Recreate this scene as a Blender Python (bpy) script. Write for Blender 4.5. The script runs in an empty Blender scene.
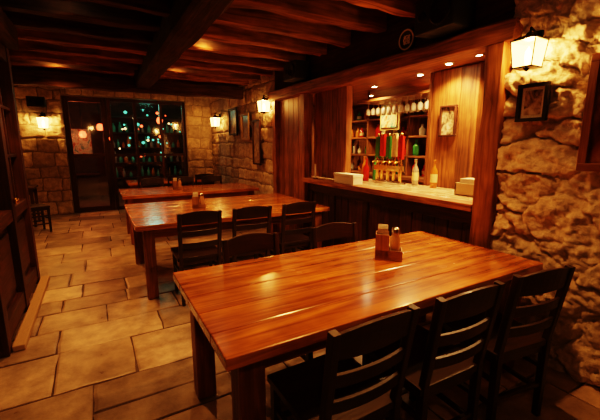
import bpy, math, random
from mathutils import Vector, Matrix, Euler, noise
random.seed(7)
S=bpy.context.scene

# ---------------- materials ----------------
def nt(name):
    m=bpy.data.materials.new(name); m.use_nodes=True
    n=m.node_tree; b=n.nodes['Principled BSDF']; return m,n,b
def ramp(n,cols):
    r=n.nodes.new('ShaderNodeValToRGB')
    e=r.color_ramp.elements
    e[0].position=cols[0][0]; e[0].color=(*cols[0][1],1)
    e[1].position=cols[-1][0]; e[1].color=(*cols[-1][1],1)
    for p,c in cols[1:-1]:
        x=e.new(p); x.color=(*c,1)
    return r
def wood(name,dark,light,rough=.4,coat=0.,bump=.25,gs=(1.2,16,16),var=.5,spec=.5):
    m,n,b=nt(name); N=n.nodes; L=n.links
    a=N.new('ShaderNodeAttribute'); a.attribute_name='gco'
    mp=N.new('ShaderNodeMapping'); mp.inputs['Scale'].default_value=gs
    L.new(a.outputs['Vector'],mp.inputs['Vector'])
    t=N.new('ShaderNodeTexNoise'); t.inputs['Scale'].default_value=2.2; t.inputs['Detail'].default_value=8; t.inputs['Distortion'].default_value=.8
    L.new(mp.outputs[0],t.inputs['Vector'])
    t2=N.new('ShaderNodeTexNoise'); t2.inputs['Scale'].default_value=5; t2.inputs['Detail'].default_value=4
    L.new(a.outputs['Vector'],t2.inputs['Vector'])
    mid=tuple((x+y)/2 for x,y in zip(dark,light))
    r=ramp(n,[(.3,dark),(.5,mid),(.68,light)])
    L.new(t.outputs['Fac'],r.inputs['Fac'])
    ra=N.new('ShaderNodeAttribute'); ra.attribute_name='rnd'
    mr=N.new('ShaderNodeMapRange'); mr.inputs['To Min'].default_value=1-var*.6; mr.inputs['To Max'].default_value=1+var*.5
    L.new(ra.outputs['Fac'],mr.inputs['Value'])
    mr2=N.new('ShaderNodeMapRange'); mr2.inputs['From Min'].default_value=.3; mr2.inputs['From Max'].default_value=.7; mr2.inputs['To Min'].default_value=.65; mr2.inputs['To Max'].default_value=1.15
    L.new(t2.outputs['Fac'],mr2.inputs['Value'])
    mu=N.new('ShaderNodeMath'); mu.operation='MULTIPLY'
    L.new(mr.outputs[0],mu.inputs[0]); L.new(mr2.outputs[0],mu.inputs[1])
    vm=N.new('ShaderNodeVectorMath'); vm.operation='SCALE'
    L.new(r.outputs['Color'],vm.inputs[0]); L.new(mu.outputs[0],vm.inputs['Scale'])
    L.new(vm.outputs[0],b.inputs['Base Color'])
    bp=N.new('ShaderNodeBump'); bp.inputs['Strength'].default_value=bump; bp.inputs['Distance'].default_value=.01
    L.new(t.outputs['Fac'],bp.inputs['Height']); L.new(bp.outputs[0],b.inputs['Normal'])
    rr=N.new('ShaderNodeMapRange'); rr.inputs['To Min'].default_value=rough-.08; rr.inputs['To Max'].default_value=rough+.12
    L.new(t2.outputs['Fac'],rr.inputs['Value']); L.new(rr.outputs[0],b.inputs['Roughness'])
    b.inputs['Coat Weight'].default_value=coat; b.inputs['Coat Roughness'].default_value=.15
    b.inputs['Specular IOR Level'].default_value=spec
    return m
def stone(name,c0,c1,rough=.85,sc=9,bump=.6,var=.6,bd=.015,blot=0):
    m,n,b=nt(name); N=n.nodes; L=n.links
    tc=N.new('ShaderNodeTexCoord')
    t=N.new('ShaderNodeTexNoise'); t.inputs['Scale'].default_value=sc; t.inputs['Detail'].default_value=9; t.inputs['Roughness'].default_value=.65
    L.new(tc.outputs['Object'],t.inputs['Vector'])
    r=ramp(n,[(.3,c0),(.7,c1)]); L.new(t.outputs['Fac'],r.inputs['Fac'])
    ra=N.new('ShaderNodeAttribute'); ra.attribute_name='rnd'
    mr=N.new('ShaderNodeMapRange'); mr.inputs['To Min'].default_value=1-var*.6; mr.inputs['To Max'].default_value=1+var*.4
    L.new(ra.outputs['Fac'],mr.inputs['Value'])
    vm=N.new('ShaderNodeVectorMath'); vm.operation='SCALE'
    L.new(r.outputs['Color'],vm.inputs[0]); L.new(mr.outputs[0],vm.inputs['Scale'])
    out=vm.outputs[0]
    if blot:
        t3=N.new('ShaderNodeTexNoise'); t3.inputs['Scale'].default_value=2.3; t3.inputs['Detail'].default_value=5; t3.inputs['Distortion'].default_value=.6
        L.new(tc.outputs['Object'],t3.inputs['Vector'])
        m3=N.new('ShaderNodeMapRange'); m3.inputs['From Min'].default_value=.35; m3.inputs['From Max'].default_value=.65; m3.inputs['To Min'].default_value=1-blot; m3.inputs['To Max'].default_value=1.1
        L.new(t3.outputs['Fac'],m3.inputs['Value'])
        v3=N.new('ShaderNodeVectorMath'); v3.operation='SCALE'; L.new(out,v3.inputs[0]); L.new(m3.outputs[0],v3.inputs['Scale']); out=v3.outputs[0]
    L.new(out,b.inputs['Base Color'])
    bp=N.new('ShaderNodeBump'); bp.inputs['Strength'].default_value=bump; bp.inputs['Distance'].default_value=bd
    L.new(t.outputs['Fac'],bp.inputs['Height']); L.new(bp.outputs[0],b.inputs['Normal'])
    rr=N.new('ShaderNodeMapRange'); rr.inputs['To Min'].default_value=rough-.15; rr.inputs['To Max'].default_value=min(1,rough+.15)
    L.new(t.outputs['Fac'],rr.inputs['Value']); L.new(rr.outputs[0],b.inputs['Roughness'])
    return m
def plain(name,c,rough=.5,metal=0,emit=None,es=0,trans=0):
    m,n,b=nt(name)
    N=n.nodes;L=n.links
    t=N.new('ShaderNodeTexNoise'); t.inputs['Scale'].default_value=30
    r=ramp(n,[(.3,tuple(x*.85 for x in c)),(.7,tuple(min(1,x*1.1) for x in c))])
    L.new(t.outputs['Fac'],r.inputs['Fac']); L.new(r.outputs['Color'],b.inputs['Base Color'])
    b.inputs['Roughness'].default_value=rough; b.inputs['Metallic'].default_value=metal
    b.inputs['Transmission Weight'].default_value=trans
    if emit: b.inputs['Emission Color'].default_value=(*emit,1); b.inputs['Emission Strength'].default_value=es
    return m
def pane(name,col,fac,kind='glossy',es=1):
    m=bpy.data.materials.new(name); m.use_nodes=True; n=m.node_tree; n.nodes.clear()
    o=n.nodes.new('ShaderNodeOutputMaterial'); mx=n.nodes.new('ShaderNodeMixShader'); tr=n.nodes.new('ShaderNodeBsdfTransparent')
    mx.inputs[0].default_value=fac
    if kind=='glossy':
        g=n.nodes.new('ShaderNodeBsdfGlossy'); g.inputs['Roughness'].default_value=.05; g.inputs['Color'].default_value=(.9,.9,.9,1)
        tr.inputs[0].default_value=(*col,1)
    else:
        g=n.nodes.new('ShaderNodeEmission'); g.inputs['Color'].default_value=(*col,1); g.inputs['Strength'].default_value=es
    n.links.new(tr.outputs[0],mx.inputs[1]); n.links.new(g.outputs[0],mx.inputs[2]); n.links.new(mx.outputs[0],o.inputs[0])
    return m
def art(name,cols,sc=6):
    m,n,b=nt(name); N=n.nodes;L=n.links
    tc=N.new('ShaderNodeTexCoord')
    t=N.new('ShaderNodeTexNoise'); t.inputs['Scale'].default_value=sc; t.inputs['Detail'].default_value=5; t.inputs['Distortion'].default_value=1.2
    L.new(tc.outputs['Object'],t.inputs['Vector'])
    r=ramp(n,cols); L.new(t.outputs['Fac'],r.inputs['Fac']); L.new(r.outputs['Color'],b.inputs['Base Color']); b.inputs['Roughness'].default_value=.3
    return m

W_TOP =wood('table_varnished_wood',(.30,.075,.010),(.92,.35,.055),rough=.22,coat=.9,bump=.12,gs=(.8,10,10),var=.4)
W_LEG =wood('table_leg_wood',(.14,.04,.01),(.36,.13,.035),rough=.45,bump=.2)
W_CH  =wood('chair_dark_wood',(.012,.004,.002),(.04,.013,.006),rough=.42,coat=.1,bump=.15)
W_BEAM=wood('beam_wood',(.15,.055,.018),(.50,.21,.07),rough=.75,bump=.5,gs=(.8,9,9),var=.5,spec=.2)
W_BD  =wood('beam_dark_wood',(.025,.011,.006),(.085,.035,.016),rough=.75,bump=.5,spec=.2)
W_PL  =wood('panel_wood',(.13,.04,.011),(.46,.18,.05),rough=.5,bump=.35)
W_DK  =wood('panel_dark_wood',(.035,.012,.005),(.11,.035,.014),rough=.5,bump=.3)
W_CNT =wood('counter_light_wood',(.5,.33,.17),(.85,.66,.42),rough=.25,coat=.5,bump=.08,var=.2)
ST_R  =stone('rubble_stone',(.42,.32,.22),(.88,.73,.54),sc=17,bump=1.0,var=.4,bd=.03)
ST_B  =stone('block_stone',(.42,.32,.22),(.80,.64,.45),sc=14,bump=.9,var=.5,blot=.25,bd=.025)
MORT  =stone('mortar',(.30,.23,.15),(.5,.4,.28),sc=20,bump=.5)
SLAB  =stone('floor_slab_stone',(.33,.235,.16),(.72,.55,.40),rough=.33,sc=7,bump=.5,var=.6,blot=.4)
GROUT =stone('floor_grout',(.08,.05,.035),(.14,.095,.065),sc=20)
PLAST =stone('dark_plaster',(.05,.03,.02),(.1,.06,.035),sc=6)
IRON=plain('black_iron',(.02,.018,.016),.45,.8)
BLK=plain('black_plastic',(.012,.011,.011),.6)
BRASS=plain('brass',(.8,.5,.18),.25,1)
STEEL=plain('steel',(.6,.55,.5),.25,1)
PAPER=plain('paper_white',(.8,.74,.62),.7)
CARD=plain('cardboard',(.5,.34,.19),.8)
GOLD=plain('gilt_frame',(.45,.3,.12),.5,.0)
GLASS=pane('window_glass',(.92,.95,.95),.07)
LPANE=pane('lantern_pane',(1,.44,.09),.65,'e',17)
BULB=plain('bulb_glow',(1,.8,.5),.4,0,(1,.62,.25),80)
SPOTG=plain('downlight_glow',(1,.8,.5),.4,0,(1,.75,.4),80)
B_G=plain('bottle_green',(.04,.25,.06),.08); B_A=plain('bottle_amber',(.55,.2,.03),.08)
B_C=plain('bottle_clear',(.7,.65,.55),.05,0,None,0,.5); B_R=plain('bottle_red',(.6,.03,.02),.1); B_Y=plain('bottle_label',(.9,.75,.4),.5)
SAUCE=plain('sauce_glass',(.75,.45,.2),.12)
E_R=plain('red_lamp_glow',(.8,.1,.05),.4,0,(1,.10,.03),6)
E_G=plain('green_glow',(.1,.5,.3),.4,0,(.12,.75,.5),1.6)
E_W=plain('pale_glow',(.9,.7,.5),.4,0,(1,.55,.22),4)
MIRR=plain('mirror_silver',(.6,.6,.58),.06,1)

# ---------------- mesh builder ----------------
class MB:
    def __init__(s): s.v=[];s.f=[];s.g=[];s.r=[];s.m=[];s.s=[]
    def add(s,vs,fs,gs,rnd,mat=0,smooth=False):
        o=len(s.v); s.v+=[tuple(x) for x in vs]; s.g+=[tuple(x) for x in gs]
        s.r+=(rnd if isinstance(rnd,list) else [rnd]*len(vs))
        for f in fs: s.f.append([o+i for i in f]); s.m.append(mat); s.s.append(smooth)
    def box(s,c,size,mat=0,rot=None,rnd=None,taper=None):
        rnd=random.random() if rnd is None else rnd
        sx,sy,sz=[x/2 for x in size]; c=Vector(c)
        R=Euler(rot).to_matrix() if rot else Matrix.Identity(3)
        order=sorted(range(3),key=lambda i:-size[i])
        vs=[];gs=[]
        for z in (-sz,sz):
            k=1 if (z>0 or not taper) else taper
            for x,y in ((-sx,-sy),(sx,-sy),(sx,sy),(-sx,sy)):
                l=Vector((x*k,y*k,z)); vs.append(c+R@l)
                gs.append((l[order[0]]+rnd*17,l[order[1]]+rnd*31,l[order[2]]+rnd*7))
        s.add(vs,[(0,3,2,1),(4,5,6,7),(0,1,5,4),(1,2,6,5),(2,3,7,6),(3,0,4,7)],gs,rnd,mat)
    def b2(s,x0,x1,y0,y1,z0,z1,mat=0,rnd=None):
        s.box(((x0+x1)/2,(y0+y1)/2,(z0+z1)/2),(x1-x0,y1-y0,z1-z0),mat,None,rnd)
    def beam(s,p0,p1,w,h,mat=0,n=14,wob=.012,bow=0,curve=None):
        p0=Vector(p0);p1=Vector(p1); d=(p1-p0); Ln=d.length; d.normalize()
        up=Vector((0,0,1)) if abs(d.z)<.9 else Vector((0,1,0))
        si=d.cross(up).normalized(); up=si.cross(d)
        rnd=random.random(); sec=[(-.5,-.4),(-.4,-.5),(.4,-.5),(.5,-.4),(.5,.4),(.4,.5),(-.4,.5),(-.5,.4)]
        vs=[];gs=[];fs=[]
        for i in range(n+1):
            t=i/n; q=p0.lerp(p1,t)
            if curve: q=q+Vector(curve)*(1-(2*t-1)**2)
            for j,(a,b) in enumerate(sec):
                nn=noise.noise(Vector((t*Ln*2.3+rnd*50,j*.9,rnd*9)))*wob*2
                vs.append(q+si*(a*w+nn*(1 if a>0 else -1))+up*(b*h+nn*(1 if b>0 else -1)))
                gs.append((t*Ln+rnd*17,a*w+rnd*31,b*h+rnd*7))
        for i in range(n):
            for j in range(8):
                k=(j+1)%8; fs.append((i*8+j,i*8+k,(i+1)*8+k,(i+1)*8+j))
        fs.append(tuple(range(7,-1,-1))); fs.append(tuple(n*8+j for j in range(8)))
        s.add(vs,fs,gs,rnd,mat,False)
    def lathe(s,prof,c,mat=0,seg=16,rnd=None,R=None):
        rnd=random.random() if rnd is None else rnd
        vs=[];fs=[];c=Vector(c)
        for r,z in prof:
            for i in range(seg):
                a=2*math.pi*i/seg; p=Vector((r*math.cos(a),r*math.sin(a),z))
                if R: p=R@p
                vs.append(c+p)
        for k in range(len(prof)-1):
            for i in range(seg):
                j=(i+1)%seg; fs.append((k*seg+i,k*seg+j,(k+1)*seg+j,(k+1)*seg+i))
        s.add(vs,fs,[(v.z,v.x,v.y) for v in vs],rnd,mat,seg>4)
    def cyl(s,p0,p1,r0,r1=None,mat=0,seg=12):
        p0=Vector(p0);p1=Vector(p1);r1=r0 if r1 is None else r1
        R=(p1-p0).to_track_quat('Z','Y').to_matrix(); L=(p1-p0).length
        s.lathe([(0.0001,0),(r0,0),(r1,L),(0.0001,L)],p0,mat,seg,None,R)
    def mesh(s,name,mats):
        me=bpy.data.meshes.new(name); me.from_pydata(s.v,[],s.f)
        for m in mats: me.materials.append(m)
        me.polygons.foreach_set('material_index',s.m); me.polygons.foreach_set('use_smooth',s.s)
        a=me.attributes.new('gco','FLOAT_VECTOR','POINT'); a.data.foreach_set('vector',[x for g in s.g for x in g])
        a=me.attributes.new('rnd','FLOAT','POINT'); a.data.foreach_set('value',s.r)
        me.update(); return me
    def obj(s,name,mats,bevel=0,loc=(0,0,0),rz=0,parent=None):
        return place(s.mesh(name,mats),name,loc,rz,bevel,parent)
def place(me,name,loc=(0,0,0),rz=0,bevel=0,parent=None):
    o=bpy.data.objects.new(name,me); S.collection.objects.link(o); o.location=loc; o.rotation_euler=(0,0,rz)
    if bevel:
        b=o.modifiers.new('bevel','BEVEL'); b.width=bevel; b.segments=2; b.limit_method='ANGLE'; b.angle_limit=.6
    if parent: o.parent=parent
    return o
def plight(name,loc,w,col=(1,.45,.13),r=.04,parent=None,kind='POINT',size=.3,rot=None,spot=None,sy=None):
    l=bpy.data.lights.new(name,kind); l.energy=w; l.color=col
    l.shadow_soft_size=r
    if kind=='SPOT': l.spot_size=spot or 1.6; l.spot_blend=.7
    o=bpy.data.objects.new(name,l); S.collection.objects.link(o); o.location=loc
    if rot: o.rotation_euler=rot
    if parent: o.parent=parent
    return o

CZ=2.80
XR=2.65
YB=9.2
# ---------------- floor: irregular worn flagstones ----------------
m=MB()
def slab(a,b,c,d):
    g=.006; j=lambda:random.uniform(-.012,.012); z=random.uniform(-.006,.0)
    P=[]
    cor=[(a+g,c+g),(b-g,c+g),(b-g,d-g),(a+g,d-g)]
    for k in range(4):
        p=cor[k];q=cor[(k+1)%4]; P.append((p[0]+j()*.6,p[1]+j()*.6))
        for t in (.33,.67): P.append((p[0]+(q[0]-p[0])*t+j()*.5,p[1]+(q[1]-p[1])*t+j()*.5))
    n=len(P); cx=(a+b)/2;cy=(c+d)/2; rnd=random.random()
    vs=[(u,v,-.04) for u,v in P]+[(u,v,z-.004) for u,v in P]+[(u+(cx-u)*.05,v+(cy-v)*.05,z) for u,v in P]
    fs=[tuple(2*n+i for i in range(n))]
    for i in range(n):
        k=(i+1)%n; fs.append((i,k,n+k,n+i)); fs.append((n+i,n+k,2*n+k,2*n+i))
    m.add(vs,fs,vs,rnd,0)
y=-1.7
while y<9.3:
    dy=random.choice([.3,.38,.45,.52,.6,.7]); x=-2.1-random.random()*.4
    while x<2.75:
        dx=random.uniform(.36,.95)
        r_=random.random()
        if dy>.5 and r_<.3: slab(x,x+dx,y,y+dy*.45); slab(x,x+dx,y+dy*.45,y+dy)
        elif dy>.5 and r_<.5 and dx>.6: slab(x,x+dx*.5,y,y+dy*.6); slab(x+dx*.5,x+dx,y,y+dy*.6); slab(x,x+dx,y+dy*.6,y+dy)
        else: slab(x,x+dx,y,y+dy)
        x+=dx
    y+=dy
m.b2(-2.8,5,-1.8,12.5,-.12,-.012,1)
m.obj('floor',[SLAB,GROUT])

# ---------------- stone walls ----------------
def rubble(m,y0,y1,z0,z1,x,step=.0115,mat=0,sgn=-1,sc=4.3,amp=.075):
    ny=int((y1-y0)/step); nz=int((z1-z0)/step); vs=[];rs=[];fs=[]
    for j in range(nz+1):
        for i in range(ny+1):
            yy=y0+(y1-y0)*i/ny; zz=z0+(z1-z0)*j/nz
            w=noise.noise_vector(Vector((yy*3,zz*3,3)))*.10+noise.noise_vector(Vector((yy*14,zz*14,5)))*.035
            p=Vector(((yy+w.x)*sc*.72,(zz+w.y)*sc*1.25,.0))
            d,pts=noise.voronoi(p)
            e=d[1]-d[0]; t=max(0,min(1,e/.10)); t=t*t*(3-2*t)
            h=(math.sin(pts[0].x*91.7+pts[0].y*37.1)*43758.5)%1
            tilt=((p.x-pts[0].x)*(h-.5)+(p.y-pts[0].y)*(((h*7)%1)-.5))*.06
            cover=max(0,min(1,(noise.noise(Vector((yy*1.3,zz*1.3,8)))+.05)*4))
            rough=.034*noise.fractal(Vector((yy*10,zz*10,1)),.6,2.2,6)
            stn=t*(amp*(.35+.65*h)+tilt)
            hgt=stn*(1-.6*cover)+amp*.5*.6*cover+rough+.008
            vs.append((x+sgn*max(.0,min(.1,hgt)),yy,zz)); rs.append((.35*(1-t)+(.25+.75*h)*t)*(1-.5*cover)+.9*.5*cover)
    for j in range(nz):
        for i in range(ny):
            a=j*(ny+1)+i
            fs.append((a,a+ny+1,a+ny+2,a+1) if sgn<0 else (a,a+1,a+ny+2,a+ny+1))
    m.add(vs,fs,vs,rs,mat,True)
def blocks(m,f,u0,u1,v0,v1,mat=0,rh=(.17,.31),bl=(.2,.5)):
    v=v0
    while v<v1-.02:
        dv=min(random.uniform(*rh),v1-v)
        if v1-(v+dv)<.1: dv=v1-v
        u=u0-random.random()*.2
        while u<u1-.001:
            du=random.uniform(*bl); a=max(u,u0);b=min(u+du,u1)
            if u1-b<.08:b=u1;du=b-u
            if b-a>.05:
                g=.005; n=10; rnd=random.random(); hh=random.uniform(.012,.035); vs=[];fs=[]
                for q in range(n+1):
                    for p in range(n+1):
                        s_=p/n;t_=q/n
                        ed=min(s_,1-s_,t_,1-t_)*n
                        h=hh*min(1,ed)**.7 if ed>0 else -.004
                        uu=a+g+(b-a-2*g)*s_; vv=v+g+(dv-2*g)*t_
                        wv=noise.noise_vector(Vector((uu*5,vv*5,2)))*.03+noise.noise_vector(Vector((uu*14,vv*14,rnd*9)))*.01
                        h+=.022*noise.fractal(Vector((uu*12,vv*12,rnd*30)),.6,2.1,4) if ed>0 else 0
                        uc=min(u1,max(u0,uu+wv.x)); vc=min(v1,max(v0,vv+wv.y))
                        vs.append(f(uc,vc,h))
                for q in range(n):
                    for p in range(n):
                        k=q*(n+1)+p; fs.append((k,k+1,k+n+2,k+n+1))
                m.add(vs,fs,vs,rnd,mat,True)
            u+=du
        v+=dv
m=MB(); rubble(m,-1.6,1.56,0,CZ,XR-.02); m.b2(XR,XR+.2,-1.6,1.56,0,CZ,1)
m.obj('wall_right',[ST_R,MORT])
m=MB(); blocks(m,lambda u,v,h:(XR-.02-h,u,v),5.42,YB,0,CZ); m.b2(XR-.02,XR+.2,5.42,YB,0,CZ,1)
m.obj('wall_right_far',[ST_B,MORT])
m=MB()
fb=lambda u,v,h:(u,YB-h,v)
blocks(m,fb,-1.95,-.54,0,CZ); blocks(m,fb,2.0,XR,0,CZ); blocks(m,fb,-.54,2.0,2.55,CZ)
for a,b,c,d in ((-1.95,-.54,0,CZ),(2.0,XR+.2,0,CZ),(-.54,2.0,2.55,CZ)): m.b2(a,b,YB,YB+.25,c,d,1)
m.obj('wall_back',[ST_B,MORT])
m=MB(); blocks(m,lambda u,v,h:(-1.93+h,u,v),4.8,YB,0,CZ); m.b2(-2.1,-1.93,4.8,YB,0,CZ,1)
m.b2(-1.93,-.78,4.74,4.86,0,CZ,1)
m.obj('wall_left_far',[ST_B,MORT])
m=MB(); m.b2(-.92,-.78,-1.6,4.74,0,CZ); m.obj('wall_left',[W_DK])
m=MB(); m.b2(-.92,XR+.2,-1.75,-1.6,0,CZ); m.obj('wall_front',[W_DK])
m=MB(); m.b2(4.7,4.85,1.3,6.4,0,CZ); m.b2(XR+.2,4.85,1.2,1.35,0,CZ); m.b2(XR+.2,4.85,6.3,6.45,0,CZ); m.obj('wall_bar_interior',[W_PL])
m=MB(); m.b2(XR+.1,4.7,1.35,6.3,2.29,2.35); m.obj('ceiling_bar',[W_PL])
m=MB(); m.b2(-2.1,3,12.3,12.4,0,CZ); m.b2(-2.2,-2.1,9.45,12.4,0,CZ); m.b2(2.9,3,9.45,12.4,0,CZ); m.obj('wall_beyond',[PLAST])

# ---------------- ceiling ----------------
m=MB()
x=-2.2
while x<4.9:
    m.b2(x+.003,x+.18,-1.75,12.4,CZ,CZ+.04,0); x+=.183
m.b2(-2.3,5,-1.8,12.5,CZ+.04,CZ+.1,0)
m.obj('ceiling',[wood('ceiling_board_wood',(.035,.014,.007),(.11,.045,.02),rough=.75)])
y=-1.2
while y<9.0:
    m=MB(); w=random.uniform(.13,.17)
    m.beam((.86,y,2.71),(XR-.02,y+random.uniform(-.03,.03),2.71),w,.17,0,n=20,wob=.014)
    m.obj('ceiling_beam',[W_BEAM])
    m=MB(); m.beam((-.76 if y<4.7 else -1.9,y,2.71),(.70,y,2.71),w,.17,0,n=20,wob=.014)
    m.obj('ceiling_beam',[W_BD if y<5 else W_BEAM])  # nearer left beams get darker wood, shade put into the colour
    y+=.52
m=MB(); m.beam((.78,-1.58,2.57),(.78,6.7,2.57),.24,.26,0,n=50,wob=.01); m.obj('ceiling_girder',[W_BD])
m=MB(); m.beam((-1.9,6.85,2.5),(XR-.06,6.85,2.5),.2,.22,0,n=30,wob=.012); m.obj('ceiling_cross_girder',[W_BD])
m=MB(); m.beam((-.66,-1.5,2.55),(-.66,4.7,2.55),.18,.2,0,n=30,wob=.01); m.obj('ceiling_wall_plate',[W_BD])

# ---------------- bar front ----------------
m=MB()
m.beam((XR-.04,1.5,2.27),(XR-.04,5.45,2.27),.2,.15,0,n=30,wob=.006)
m.b2(XR-.03,XR+.1,1.56,5.42,2.34,CZ,1)
m.beam((XR-.06,1.62,0),(XR-.06,1.62,2.2),.17,.15,0,n=14,wob=.008)
m.beam((XR-.03,4.42,0),(XR-.03,4.42,2.2),.14,.14,0,n=14,wob=.006)
m.beam((XR-.03,5.36,0),(XR-.03,5.36,2.2),.12,.12,0,n=14,wob=.006)
y=4.49
while y<5.28:
    m.b2(XR-.02,XR+.03,y+.003,min(y+.155,5.3),0,2.2,0); y+=.158
y=3.64
while y<4.33:
    m.b2(XR+.06,XR+.11,y+.003,min(y+.165,4.35),1.06,2.2,0); y+=.168
m.beam((XR+.05,3.59,1.06),(XR+.05,3.59,2.2),.1,.12,0,n=14,wob=.006)
m.obj('bar_timber_frame',[W_PL,W_BD],bevel=.004)
m=MB()
y=1.71
while y<4.33:
    m.b2(XR-.01,XR+.03,y+.002,min(y+.14,4.35),.08,.98,0); y+=.143
m.b2(XR-.03,XR+.05,1.71,4.35,0,.12,0); m.b2(XR-.035,XR+.05,1.71,4.35,.86,.98,0)
for yy in (1.72,2.4,3.05,3.7,4.25): m.b2(XR-.03,XR,yy,yy+.09,.1,.9,0)
m.b2(XR-.14,XR+.02,1.7,4.34,.985,1.045,2)
m.b2(XR+.02,3.25,1.7,4.44,.99,1.045,1)
m.obj('bar_counter',[W_DK,W_CNT,W_PL],bevel=.006)
m=MB(); 
for k in range(3): m.b2(3.28,3.36,2.27+k*.18,2.447+k*.18,0,2.28,0)
m.b2(3.27,3.37,2.24,2.27,0,2.28,0); m.b2(3.27,3.37,2.81,2.84,0,2.28,0)
m.obj('bar_pillar',[W_PL],bevel=.004)

m=MB()
m.b2(4.3,4.68,2.2,6.25,0,.95,0); m.b2(4.26,4.68,2.2,6.25,.95,1.0,0)
for z in (1.3,1.62,1.94): m.b2(4.42,4.69,2.2,6.25,z,z+.03,0)
for yy in (2.2,3.2,4.2,5.2,6.2): m.b2(4.42,4.69,yy,yy+.04,1.0,2.26,0)
m.b2(4.68,4.695,2.2,6.25,1.0,2.26,1)
m.obj('back_bar_shelf',[W_PL,MIRR],bevel=.003)
def bottle(m,x,y,z,h,r,mat):
    m.lathe([(.001,0),(r,0),(r,.2*h)],(x,y,z),mat,12)
    m.lathe([(r*1.01,.2*h),(r*1.02,.5*h)],(x,y,z),4 if random.random()<.35 else mat,12)
    m.lathe([(r,.5*h),(r,.6*h),(r*.4,.75*h),(r*.36,.97*h),(r*.42,.97*h),(r*.42,h),(.001,h)],(x,y,z),mat,12)
m=MB()
for z in (1.0,1.33,1.65,1.97):
    y=2.3
    while y<6.15:
        if min(abs(y-q-.02) for q in (3.2,4.2,5.2,6.2))>.06:
            bottle(m,4.56+random.uniform(-.05,.05),y,z,random.uniform(.14,.285),random.uniform(.026,.05),random.choice([0,0,1,1,2,3]))
        y+=random.uniform(.085,.24)
m.obj('bottle_collection',[B_G,B_A,B_C,B_R,B_Y])
m=MB()
m.b2(2.98,3.1,2.95,3.4,1.045,1.07,1)
for i,yy in enumerate((2.99,3.09,3.19,3.29,3.37)):
    m.cyl((3.04,yy,1.07),(3.04,yy,1.36),.022,.02,0); m.cyl((3.04,yy,1.32),(2.95,yy,1.30),.011,.009,0)
    m.box((3.04,yy,1.47+.03*(i%2)),(.035,.07,.26),[2,4,3,2,3][i]); m.lathe([(.001,0),(.02,.01),(.02,.03),(.001,.04)],(3.04,yy,1.6),0)
m.b2(3.0,3.08,2.97,3.4,1.2,1.26,0)
m.obj('beer_tap_tower',[BRASS,STEEL,B_R,B_G,B_Y],bevel=.002)
m=MB()
for i,(x,y,h) in enumerate(((3.15,2.6,.3),(3.12,3.5,.33),(3.05,3.6,.28),(3.16,2.87,.3),(3.1,3.7,.31))):
    bottle(m,x,y,1.045,h,.037,[1,0,3,2,1][i])
m.obj('spirit_bottles',[B_G,B_A,B_C,B_R,B_Y])
m=MB(); m.b2(2.54,2.68,3.22,3.6,1.046,1.15,0); m.b2(2.535,2.685,3.215,3.605,1.13,1.165,0); m.obj('white_box',[PAPER],bevel=.004)
m=MB(); m.b2(2.86,3.06,1.86,2.12,1.047,1.06,0)
for a,b,c,d in ((2.86,2.875,1.86,2.12),(3.045,3.06,1.86,2.12),(2.86,3.06,1.86,1.875),(2.86,3.06,2.105,2.12)): m.b2(a,b,c,d,1.05,1.16,0)
for k in range(7): m.b2(2.89+k*.022,2.9+k*.022,1.89,2.09,1.06,1.2,1)
m.obj('menu_tray',[CARD,PAPER],bevel=.002)
m=MB(); m.b2(3.5,3.9,2.95,4.4,2.12,2.15,1)
for yy in (3.0,4.35): m.b2(3.69,3.71,yy,yy+.02,2.15,2.29,1)
for i in range(12):
    for x in (3.6,3.8):
        m.lathe([(.035,0),(.005,-.005),(.005,-.08),(.03,-.1),(.036,-.14),(.03,-.18)],(x,3.03+i*.11,2.12),0,12)
m.obj('hanging_glass_rack',[B_C,W_PL])
m=MB(); m.b2(4.30,4.33,4.3,4.75,1.75,2.2,0); m.b2(4.28,4.30,4.34,4.71,1.79,2.16,1); m.obj('bar_picture_sign',[GOLD,art('bar_art',[(.35,(.5,.05,.02)),(.5,(.8,.6,.3)),(.65,(.05,.25,.2))],9)])

# ---------------- furniture ----------------
def table(name,x0,x1,y0,y1,h=.76,nb=5,leg=.1):
    m=MB(); th=.05; w=(y1-y0)/nb; cx=(x0+x1)/2;cy=(y0+y1)/2
    for i in range(nb):
        m.b2(x0-cx,x1-cx,y0+i*w+.0015-cy,y0+(i+1)*w-.0015-cy,h-th,h+random.uniform(-.0008,.0008),0)
    i=.07; a=x0+i-cx;b=x1-i-cx;c=y0+i-cy;d=y1-i-cy
    for (px,py) in ((a,c),(b-leg,c),(a,d-leg),(b-leg,d-leg)):
        m.box((px+leg/2,py+leg/2,(h-th)/2),(leg,leg,h-th),1)
    ah=.1
    m.b2(a+leg,b-leg,c+.02,c+.05,h-th-ah,h-th,1); m.b2(a+leg,b-leg,d-.05,d-.02,h-th-ah,h-th,1)
    m.b2(a+.02,a+.05,c+leg,d-leg,h-th-ah,h-th,1); m.b2(b-.05,b-.02,c+leg,d-leg,h-th-ah,h-th,1)
    m.obj(name,[W_TOP,W_LEG],bevel=.006,loc=(cx,cy,0))
table('dining_table',.33,2.42,1.10,2.10,leg=.11)
table('dining_table',.25,2.42,3.5,4.95,nb=6)
table('dining_table',.28,2.45,5.75,6.75)
table('dining_table',.5,2.3,7.75,8.5)

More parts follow.
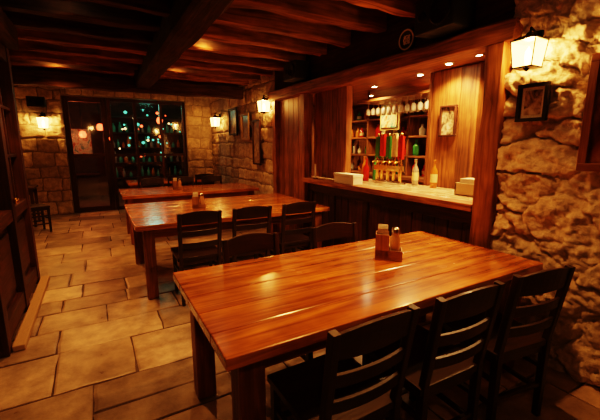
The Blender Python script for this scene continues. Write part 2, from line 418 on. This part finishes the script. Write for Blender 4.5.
def chair_mesh():
    m=MB(); 
    W=.2
    for sx in (-1,1):
        m.box((sx*(W-.02),.19,.225),(.038,.038,.45),0,taper=.8)
        m.box((sx*(W-.02),-.19,.235),(.036,.042,.47),0,rot=(.0,0,0),taper=.8)
        m.beam((sx*(W-.02),-.19,.45),(sx*(W-.015),-.255,.9),.034,.036,0,n=6,wob=.001)
        for z in (.16,.3): m.box((sx*(W-.02),0,z),(.02,.36,.024),0)
    for z in (.2,): m.box((0,.19,z+.05),(.34,.02,.024),0); m.box((0,-.19,z),(.34,.02,.024),0)
    m.box((0,.005,.455),(.42,.42,.032),0); m.box((0,.18,.42),(.34,.022,.05),0); m.box((0,-.18,.42),(.34,.022,.05),0)
    for sx in (-1,1): m.box((sx*.175,0,.42),(.022,.34,.05),0)
    def slat(z,h,ey):
        n=8; vs=[];gs=[];rnd=random.random()
        for i in range(n+1):
            t=i/n*2-1; x=t*(W-.02); yb=-.19-(z-.45)*.145-.022*(1-t*t)
            ht=h*(1+ (.25*(1-t*t) if ey else 0))
            for dy,dz in ((-.009,-h/2),(.009,-h/2),(.009,ht-h/2),(-.009,ht-h/2)):
                vs.append((x,yb+dy-(dz*.145),z+dz)); gs.append((x+rnd*17,dz+rnd*31,dy))
        fs=[]
        for i in range(n):
            for j in range(4):
                k=(j+1)%4; fs.append((i*4+j,(i+1)*4+j,(i+1)*4+k,i*4+k))
        fs+= [(0,1,2,3),(n*4+3,n*4+2,n*4+1,n*4)]
        m.add(vs,fs,gs,rnd,0)
    slat(.84,.10,True); slat(.70,.055,False); slat(.585,.055,False)
    return m.mesh('chair',[W_CH])
CH=chair_mesh()
def chair(x,y,rz=0): 
    return place(CH,'dining_chair',(x,y,0),rz,.004)
chair(.80,1.12,.02); chair(1.33,1.11,-.03); chair(1.88,1.08,-.14)
chair(.86,1.90,math.pi+.04); chair(1.52,1.90,math.pi-.04)
for x in (.78,1.3,1.82): chair(x,3.46,random.uniform(-.06,.06))
for x in (.85,1.4,1.95): chair(x,6.72,math.pi)
for x in (.85,1.4,1.95): chair(x,7.72,0)
chair(-1.05,7.5,-1.2)

def sidetable(x,y):
    m=MB(); m.b2(-.35,.35,-.3,.3,.7,.74,0)
    for sx in (-1,1):
        for sy in (-1,1): m.box((sx*.3,sy*.25,.35),(.05,.05,.7),0,taper=.8)
    m.b2(-.3,.3,-.26,-.24,.6,.7,0); m.b2(-.3,.3,.24,.26,.6,.7,0)
    m.obj('side_table',[W_DK],bevel=.004,loc=(x,y,0))
sidetable(-1.4,8.3); sidetable(-.3,11.3)

def holder(x,y,z,rz=0,sc=1):
    m=MB()
    m.b2(-.075,.075,-.045,.045,0,.012,0)
    m.b2(-.075,.075,-.045,-.038,.01,.06,0); m.b2(-.075,.075,.038,.045,.01,.06,0); m.b2(.068,.075,-.04,.04,.01,.06,0)
    m.b2(-.075,-.0,-.045,-.037,.01,.15,0);m.b2(-.075,-.0,.037,.045,.01,.15,0); m.b2(-.075,-.068,-.037,.037,.01,.15,0)
    for k in range(8): m.b2(-.064,-.008,-.033+k*.0085,-.027+k*.0085,.012,.185+.006*(k%3),1)
    m.lathe([(.001,.012),(.028,.012),(.028,.12),(.02,.145),(.02,.155)],(.034,.0,0),2,16)
    m.lathe([(.022,.155),(.022,.178),(.013,.186),(.001,.188)],(.034,.0,0),3,16)
    o=m.obj('napkin_holder',[wood('holder_wood',(.3,.14,.05),(.6,.34,.14)),PAPER,SAUCE,STEEL],bevel=.0015,loc=(x,y,z),rz=rz); o.scale=(sc,)*3
holder(1.62,1.66,.761,-.75,1.15); holder(1.0,4.15,.761,-.3); holder(1.15,6.2,.761,-.2)
m=MB(); m.b2(-.05,.05,-.03,.03,0,.015,0); m.b2(-.045,.045,-.004,.004,.01,.2,1); m.obj('menu_stand',[W_PL,PAPER],loc=(2.58,4.1,1.047),rz=1.2)

# ---------------- lanterns ----------------
def lantern(name,loc,rz,sc=1,watts=20,col=(1,.36,.075)):
    m=MB()
    cx=-.11
    m.box((-.012,0,.05),(.02,.07,.2),0)
    m.cyl((-.02,0,.13),(cx,0,.16),.007,.007,0); m.cyl((cx,0,.16),(cx,0,.11),.007,.007,0)
    a=.085;b=.068
    m.lathe([(.001,.135),(.02,.125),(.03,.11),(a*1.5,.075),(a*1.5,.067),(.001,.067)],(cx,0,0),0,4,R=Matrix.Rotation(math.pi/4,3,'Z'))
    for sx in (-1,1):
        for sy in (-1,1): m.beam((cx+sx*b,sy*b,-.11),(cx+sx*a,sy*a,.07),.007,.007,0,n=2,wob=0)
    m.box((cx,0,-.115),(b*2.1,b*2.1,.01),0); m.lathe([(.001,-.14),(.012,-.135),(.02,-.12),(.001,-.118)],(cx,0,0),0,10)
    B=b*.96;A=a*.96
    for k in range(4):
        R=Matrix.Rotation(k*math.pi/2,3,'Z'); 
        q=[R@Vector(p)+Vector((cx,0,0)) for p in ((B,-B,-.107),(B,B,-.107),(A,A,.065),(A,-A,.065))]
        m.add(q,[(0,1,2,3)],q,.5,1)
    m.lathe([(.001,-.09),(.014,-.09),(.022,-.04),(.018,.0),(.001,.03)],(cx,0,0),2,12)
    o=m.obj(name,[IRON,LPANE,BULB],loc=loc,rz=rz); o.scale=(sc,)*3
    plight('lantern_bulb_light',(cx-.0,0,.045),watts,col,.03,o)
    return o
lantern('wall_lantern',(XR-.10,1.36,2.09),0,.88,62,(1,.38,.085))
lantern('wall_lantern',(XR-.06,8.3,2.05),0,1.1,48)
lantern('wall_lantern',(XR-.06,5.55,2.15),0,1.0,48)
lantern('wall_lantern',(-.88,YB-.05,1.97),math.pi/2,1.2,65)

# ---------------- pictures ----------------
def picture(name,loc,w,h,rz,frame,canvas,ft=.03,mat_in=.0):
    m=MB()
    m.b2(-.012,0,-w/2,w/2,-h/2,h/2,1)
    for a,b,c,d in ((-w/2,w/2,h/2-ft,h/2),(-w/2,w/2,-h/2,-h/2+ft),(-w/2,-w/2+ft,-h/2+ft,h/2-ft),(w/2-ft,w/2,-h/2+ft,h/2-ft)): m.b2(-.035,0,a,b,c,d,0)
    if mat_in:
        q=mat_in; m.b2(-.016,-.012,-w/2+ft+q,w/2-ft-q,-h/2+ft+q,h/2-ft-q,2)
    m.obj(name,[frame,PAPER if mat_in else canvas,canvas],bevel=.003,loc=loc,rz=rz)
A1=art('art_small',[(.35,(.05,.03,.02)),(.5,(.5,.35,.2)),(.65,(.75,.65,.5))],14)
A2=art('art_red',[(.3,(.08,.02,.01)),(.5,(.22,.06,.03)),(.7,(.4,.2,.1))],5)
A3=art('art_old',[(.3,(.15,.1,.06)),(.5,(.4,.3,.2)),(.7,(.6,.5,.35))],9)
picture('framed_photo',(XR-.122,1.33,1.775),.19,.24,0,BLK,A1,.022,.02)
picture('framed_painting',(XR-.122,.755,1.68),.55,.66,0,W_LEG,A2,.045)
picture('framed_print',(XR-.085,7.3,1.98),.5,.55,0,BLK,A3,.04)
picture('framed_print',(XR-.085,6.6,1.85),.4,.5,0,GOLD,A3,.04)
picture('framed_notice_board',(XR-.085,6.05,1.55),.35,.8,0,W_DK,A3,.03)
picture('framed_photo',(3.265,2.55,1.75),.2,.32,0,W_DK,A1,.02)
def speaker(loc,rz,s=1):
    m=MB(); m.b2(-.2,0,-.15,.15,-.1,.1,0)
    R=Matrix.Rotation(-math.pi/2,3,'Y')
    m.lathe([(.001,-.0),(.03,.004),(.07,.012),(.078,.012),(.08,0)],(-.2,-.05,0),1,20,R=R)
    m.lathe([(.001,.004),(.03,.01),(.032,0)],(-.2,.09,0),1,16,R=R)
    o=m.obj('wall_speaker',[BLK,IRON],bevel=.008,loc=loc,rz=rz); o.scale=(s,)*3
speaker((XR-.05,4.45,2.49),.0,1.15); speaker((XR-.05,2.05,2.50),.0,1.25); speaker((-.95,YB-.1,2.35),math.pi/2,1)
m=MB(); R=Matrix.Rotation(-math.pi/2,3,'Y')
m.lathe([(.001,.02),(.07,.02),(.075,.03),(.095,.03),(.1,0)],(0,0,0),0,32,R=R)
m.lathe([(.077,.031),(.077,.034),(.092,.034),(.092,.031)],(0,0,0),1,32,R=R)
m.box((-.022,0,0),(.006,.1,.02),1,rot=(.8,0,0)); m.box((-.022,0,0),(.006,.1,.02),1,rot=(-.8,0,0)); m.lathe([(.03,.022),(.03,.028),(.04,.028),(.04,.022)],(0,0,0),1,24,R=R)
m.obj('round_wall_plaque',[BLK,PAPER],loc=(XR-.035,2.55,2.46))

# ---------------- left door / partition ----------------
m=MB(); X0=-.78;X1=-.68
for yy in (3.05,3.85,4.62): m.b2(X0+.001,X1+.01,yy,yy+.11,0,2.44,0)
m.b2(X0+.001,X1,3.05,4.73,2.3,2.44,0); m.b2(X0+.001,X1,3.05,4.73,.85,.95,0); m.b2(X0+.001,X1,3.05,4.73,0.05,.2,0)
for a,b in ((3.16,3.85),(3.96,4.62)):
    m.b2(X0+.001,X1-.05,a,b,.2,.85,0); m.b2(X0+.001,X1-.03,a+.08,b-.08,.28,.77,0)
    m.b2(X0+.02,X0+.026,a,b,.95,2.3,1)
    m.b2(X0+.01,X1-.03,(a+b)/2-.015,(a+b)/2+.015,.95,2.3,0)
    for z in (1.4,1.85): m.b2(X0+.01,X1-.03,a,b,z-.015,z+.015,0)
m.lathe([(.001,0),(.012,0),(.012,.04),(.028,.05),(.03,.065),(.02,.08),(.001,.085)],(X1-.03,3.9,1.02),2,16,R=Matrix.Rotation(math.pi/2,3,'Y'))
m.obj('door_1',[W_DK,GLASS,BRASS],bevel=.004)
m=MB(); m.b2(-.665,-.585,3.1,4.74,0,.045,0); m.obj('baseboard_left',[CARD],bevel=.008)

# ---------------- back windows ----------------
def glazed(name,x0,x1,z0,z1,nx,nz,fr=.07,mu=.03):
    m=MB(); y=YB+.08
    m.b2(x0,x0+fr,y,y+.08,z0,z1); m.b2(x1-fr,x1,y,y+.08,z0,z1); m.b2(x0+fr,x1-fr,y,y+.08,z0,z0+fr); m.b2(x0+fr,x1-fr,y,y+.08,z1-fr,z1)
    for i in range(1,nx):
        x=x0+(x1-x0)*i/nx; m.b2(x-mu/2,x+mu/2,y+.01,y+.07,z0+fr,z1-fr)
    for i in range(1,nz):
        z=z0+(z1-z0)*i/nz; m.b2(x0+fr,x1-fr,y+.015,y+.065,z-mu/2,z+mu/2)
    m.b2(x0+fr,x1-fr,y+.038,y+.042,z0+fr,z1-fr,1)
    m.obj(name,[W_DK,GLASS],bevel=.003)
glazed('window_1',.3,2.0,.0,2.54,3,2,mu=.06)
glazed('door_2',-.54,.29,.0,2.54,1,2,fr=.11,mu=.08)
m=MB()
for i in range(46):
    x=random.uniform(.3,2.7); z=random.uniform(1.1,2.5); y=random.uniform(10.2,11.5); r=random.uniform(.012,.045)
    m.lathe([(.001,-r),(r*.8,-r*.5),(r,0),(r*.8,r*.5),(.001,r)],(x,y,z),random.choice([0,0,0,1,2]),8)
m.obj('window_glint_beads',[E_G,E_W,E_R])  # glowing beads stand in for glints reflected in the dark window glass
for x,y,z in ((-.62,9.9,1.95),(-.62,10.8,2.25),(-.25,10.6,1.8),(.15,10.9,2.0),(1.6,10.6,2.2)):
    m=MB(); m.cyl((0,0,0),(0,0,CZ-z),.006,.006,0); m.lathe([(.001,-.12),(.06,-.11),(.085,-.04),(.06,.04),(.001,.06)],(0,0,0),1,14)
    m.obj('red_pendant_lamp',[IRON,E_R],loc=(x,y,z)); 
plight('red_lamp_light',(-.4,10.4,1.7),30,(1,.2,.06),.1)
m=MB()
for z in (.5,.95,1.4,1.85,2.3): m.b2(.2,2.8,11.9,12.25,z,z+.03,0)
for x in (.2,1.05,1.9,2.76): m.b2(x,x+.04,11.9,12.25,0,2.4,0)
for z in (.53,.98,1.43,1.88):
    x=.32
    while x<2.7:
        if min(abs(x-q-.02) for q in (1.05,1.9,2.76))>.07:
            r=random.uniform(.035,.06); h=random.uniform(.15,.35); m.lathe([(.001,0),(r,0),(r,h*.6),(r*.4,h*.8),(r*.4,h),(.001,h)],(x,12.05,z),random.choice([1,1,2,3]),10)
        x+=random.uniform(.12,.2)
m.obj('glassware_shelf',[W_DK,plain('teal_glass',(.1,.5,.4),.1),B_C,B_A])
picture('framed_poster',(-.35,12.28,1.6),.6,.8,math.pi/2,W_DK,art('poster_art',[(.35,(.5,.1,.05)),(.5,(.8,.7,.5)),(.65,(.1,.3,.3))],5),.04)

# ---------------- lights ----------------
def down(x,y,z,w,spot=2.0,name='ceiling_spot_and_fill',col=(1,.52,.19)):  # serves the bar downlights and the added room fill spots
    m=MB(); m.lathe([(.03,-.002),(.045,-.004),(.05,0),(.05,.004)],(0,0,0),0,20); m.lathe([(.001,-.001),(.03,-.001)],(0,0,0),1,20)
    if z>2.3 and z<2.75: m.cyl((0,0,.0),(0,0,CZ-z),.012,.012,0)
    o=m.obj(name,[STEEL,SPOTG],loc=(x,y,z)); plight('spot_beam',(0,0,-.03),w,col,.04,o,'SPOT',spot=spot)
for x,y,w in ((3.02,2.1,100),(3.1,2.47,80),(3.29,3.0,105),(3.4,3.9,65),(3.95,4.6,100),(3.95,5.6,55),(3.95,3.3,75)): down(x,y,2.285,w,2.4)
OR=(1,.37,.085)  # colour of the added room fill lamps below
down(1.5,1.72,2.62,115,1.9,col=OR)  # added fill spot above the view, brightens the near table
down(1.9,2.98,2.79,45,2.2,col=OR)  # added fill spot, fixture hidden between the beams
down(-.1,3.72,2.79,95,2.0,col=OR)  # added downlight tucked behind beams to brighten the aisle floor
down(1.2,4.3,2.79,70,2.0,col=OR)
down(-.4,6.35,2.79,100,2.1,col=OR)
down(1.2,5.85,2.79,60,2.1,col=OR)
def add_fill_pendant(x,y,z,w,r=.06):
    m=MB(); m.cyl((0,0,0.1),(0,0,CZ-z),.005,.005,0); m.lathe([(.02,.1),(.04,.09),(.12,.0),(.125,0),(.045,.1),(.02,.11)],(0,0,0),0,24)
    m.lathe([(.001,-.02),(.025,-.01),(.03,.02),(.015,.06),(.001,.07)],(0,0,0),1,12)
    o=m.obj('added_fill_pendant',[IRON,BULB],loc=(x,y,z)); plight('pendant_fill_light',(0,0,-.04),w,OR,r,o)
add_fill_pendant(-.1,-.4,2.3,15)  # added lamp behind the camera, fill for front floor and chairs

w=bpy.data.worlds.new('w'); S.world=w; w.use_nodes=True; w.node_tree.nodes['Background'].inputs[0].default_value=(.06,.02,.01,1); w.node_tree.nodes['Background'].inputs[1].default_value=.3
plight('teal_fill_light',(1.2,10.0,2.5),18,(.25,1,.7),.2)  # added teal light without fixture, tints the room beyond the glass

cam=bpy.data.cameras.new('cam'); co=bpy.data.objects.new('camera',cam); S.collection.objects.link(co)
co.location=(0,0,1.5); co.rotation_euler=(math.radians(90-10.4),0,math.radians(-29.7)); cam.lens=21.18; cam.sensor_width=36; cam.clip_start=.02
S.camera=co
try:
    S.view_settings.view_transform='Filmic'; S.view_settings.look='High Contrast'
except Exception as e: print(e)
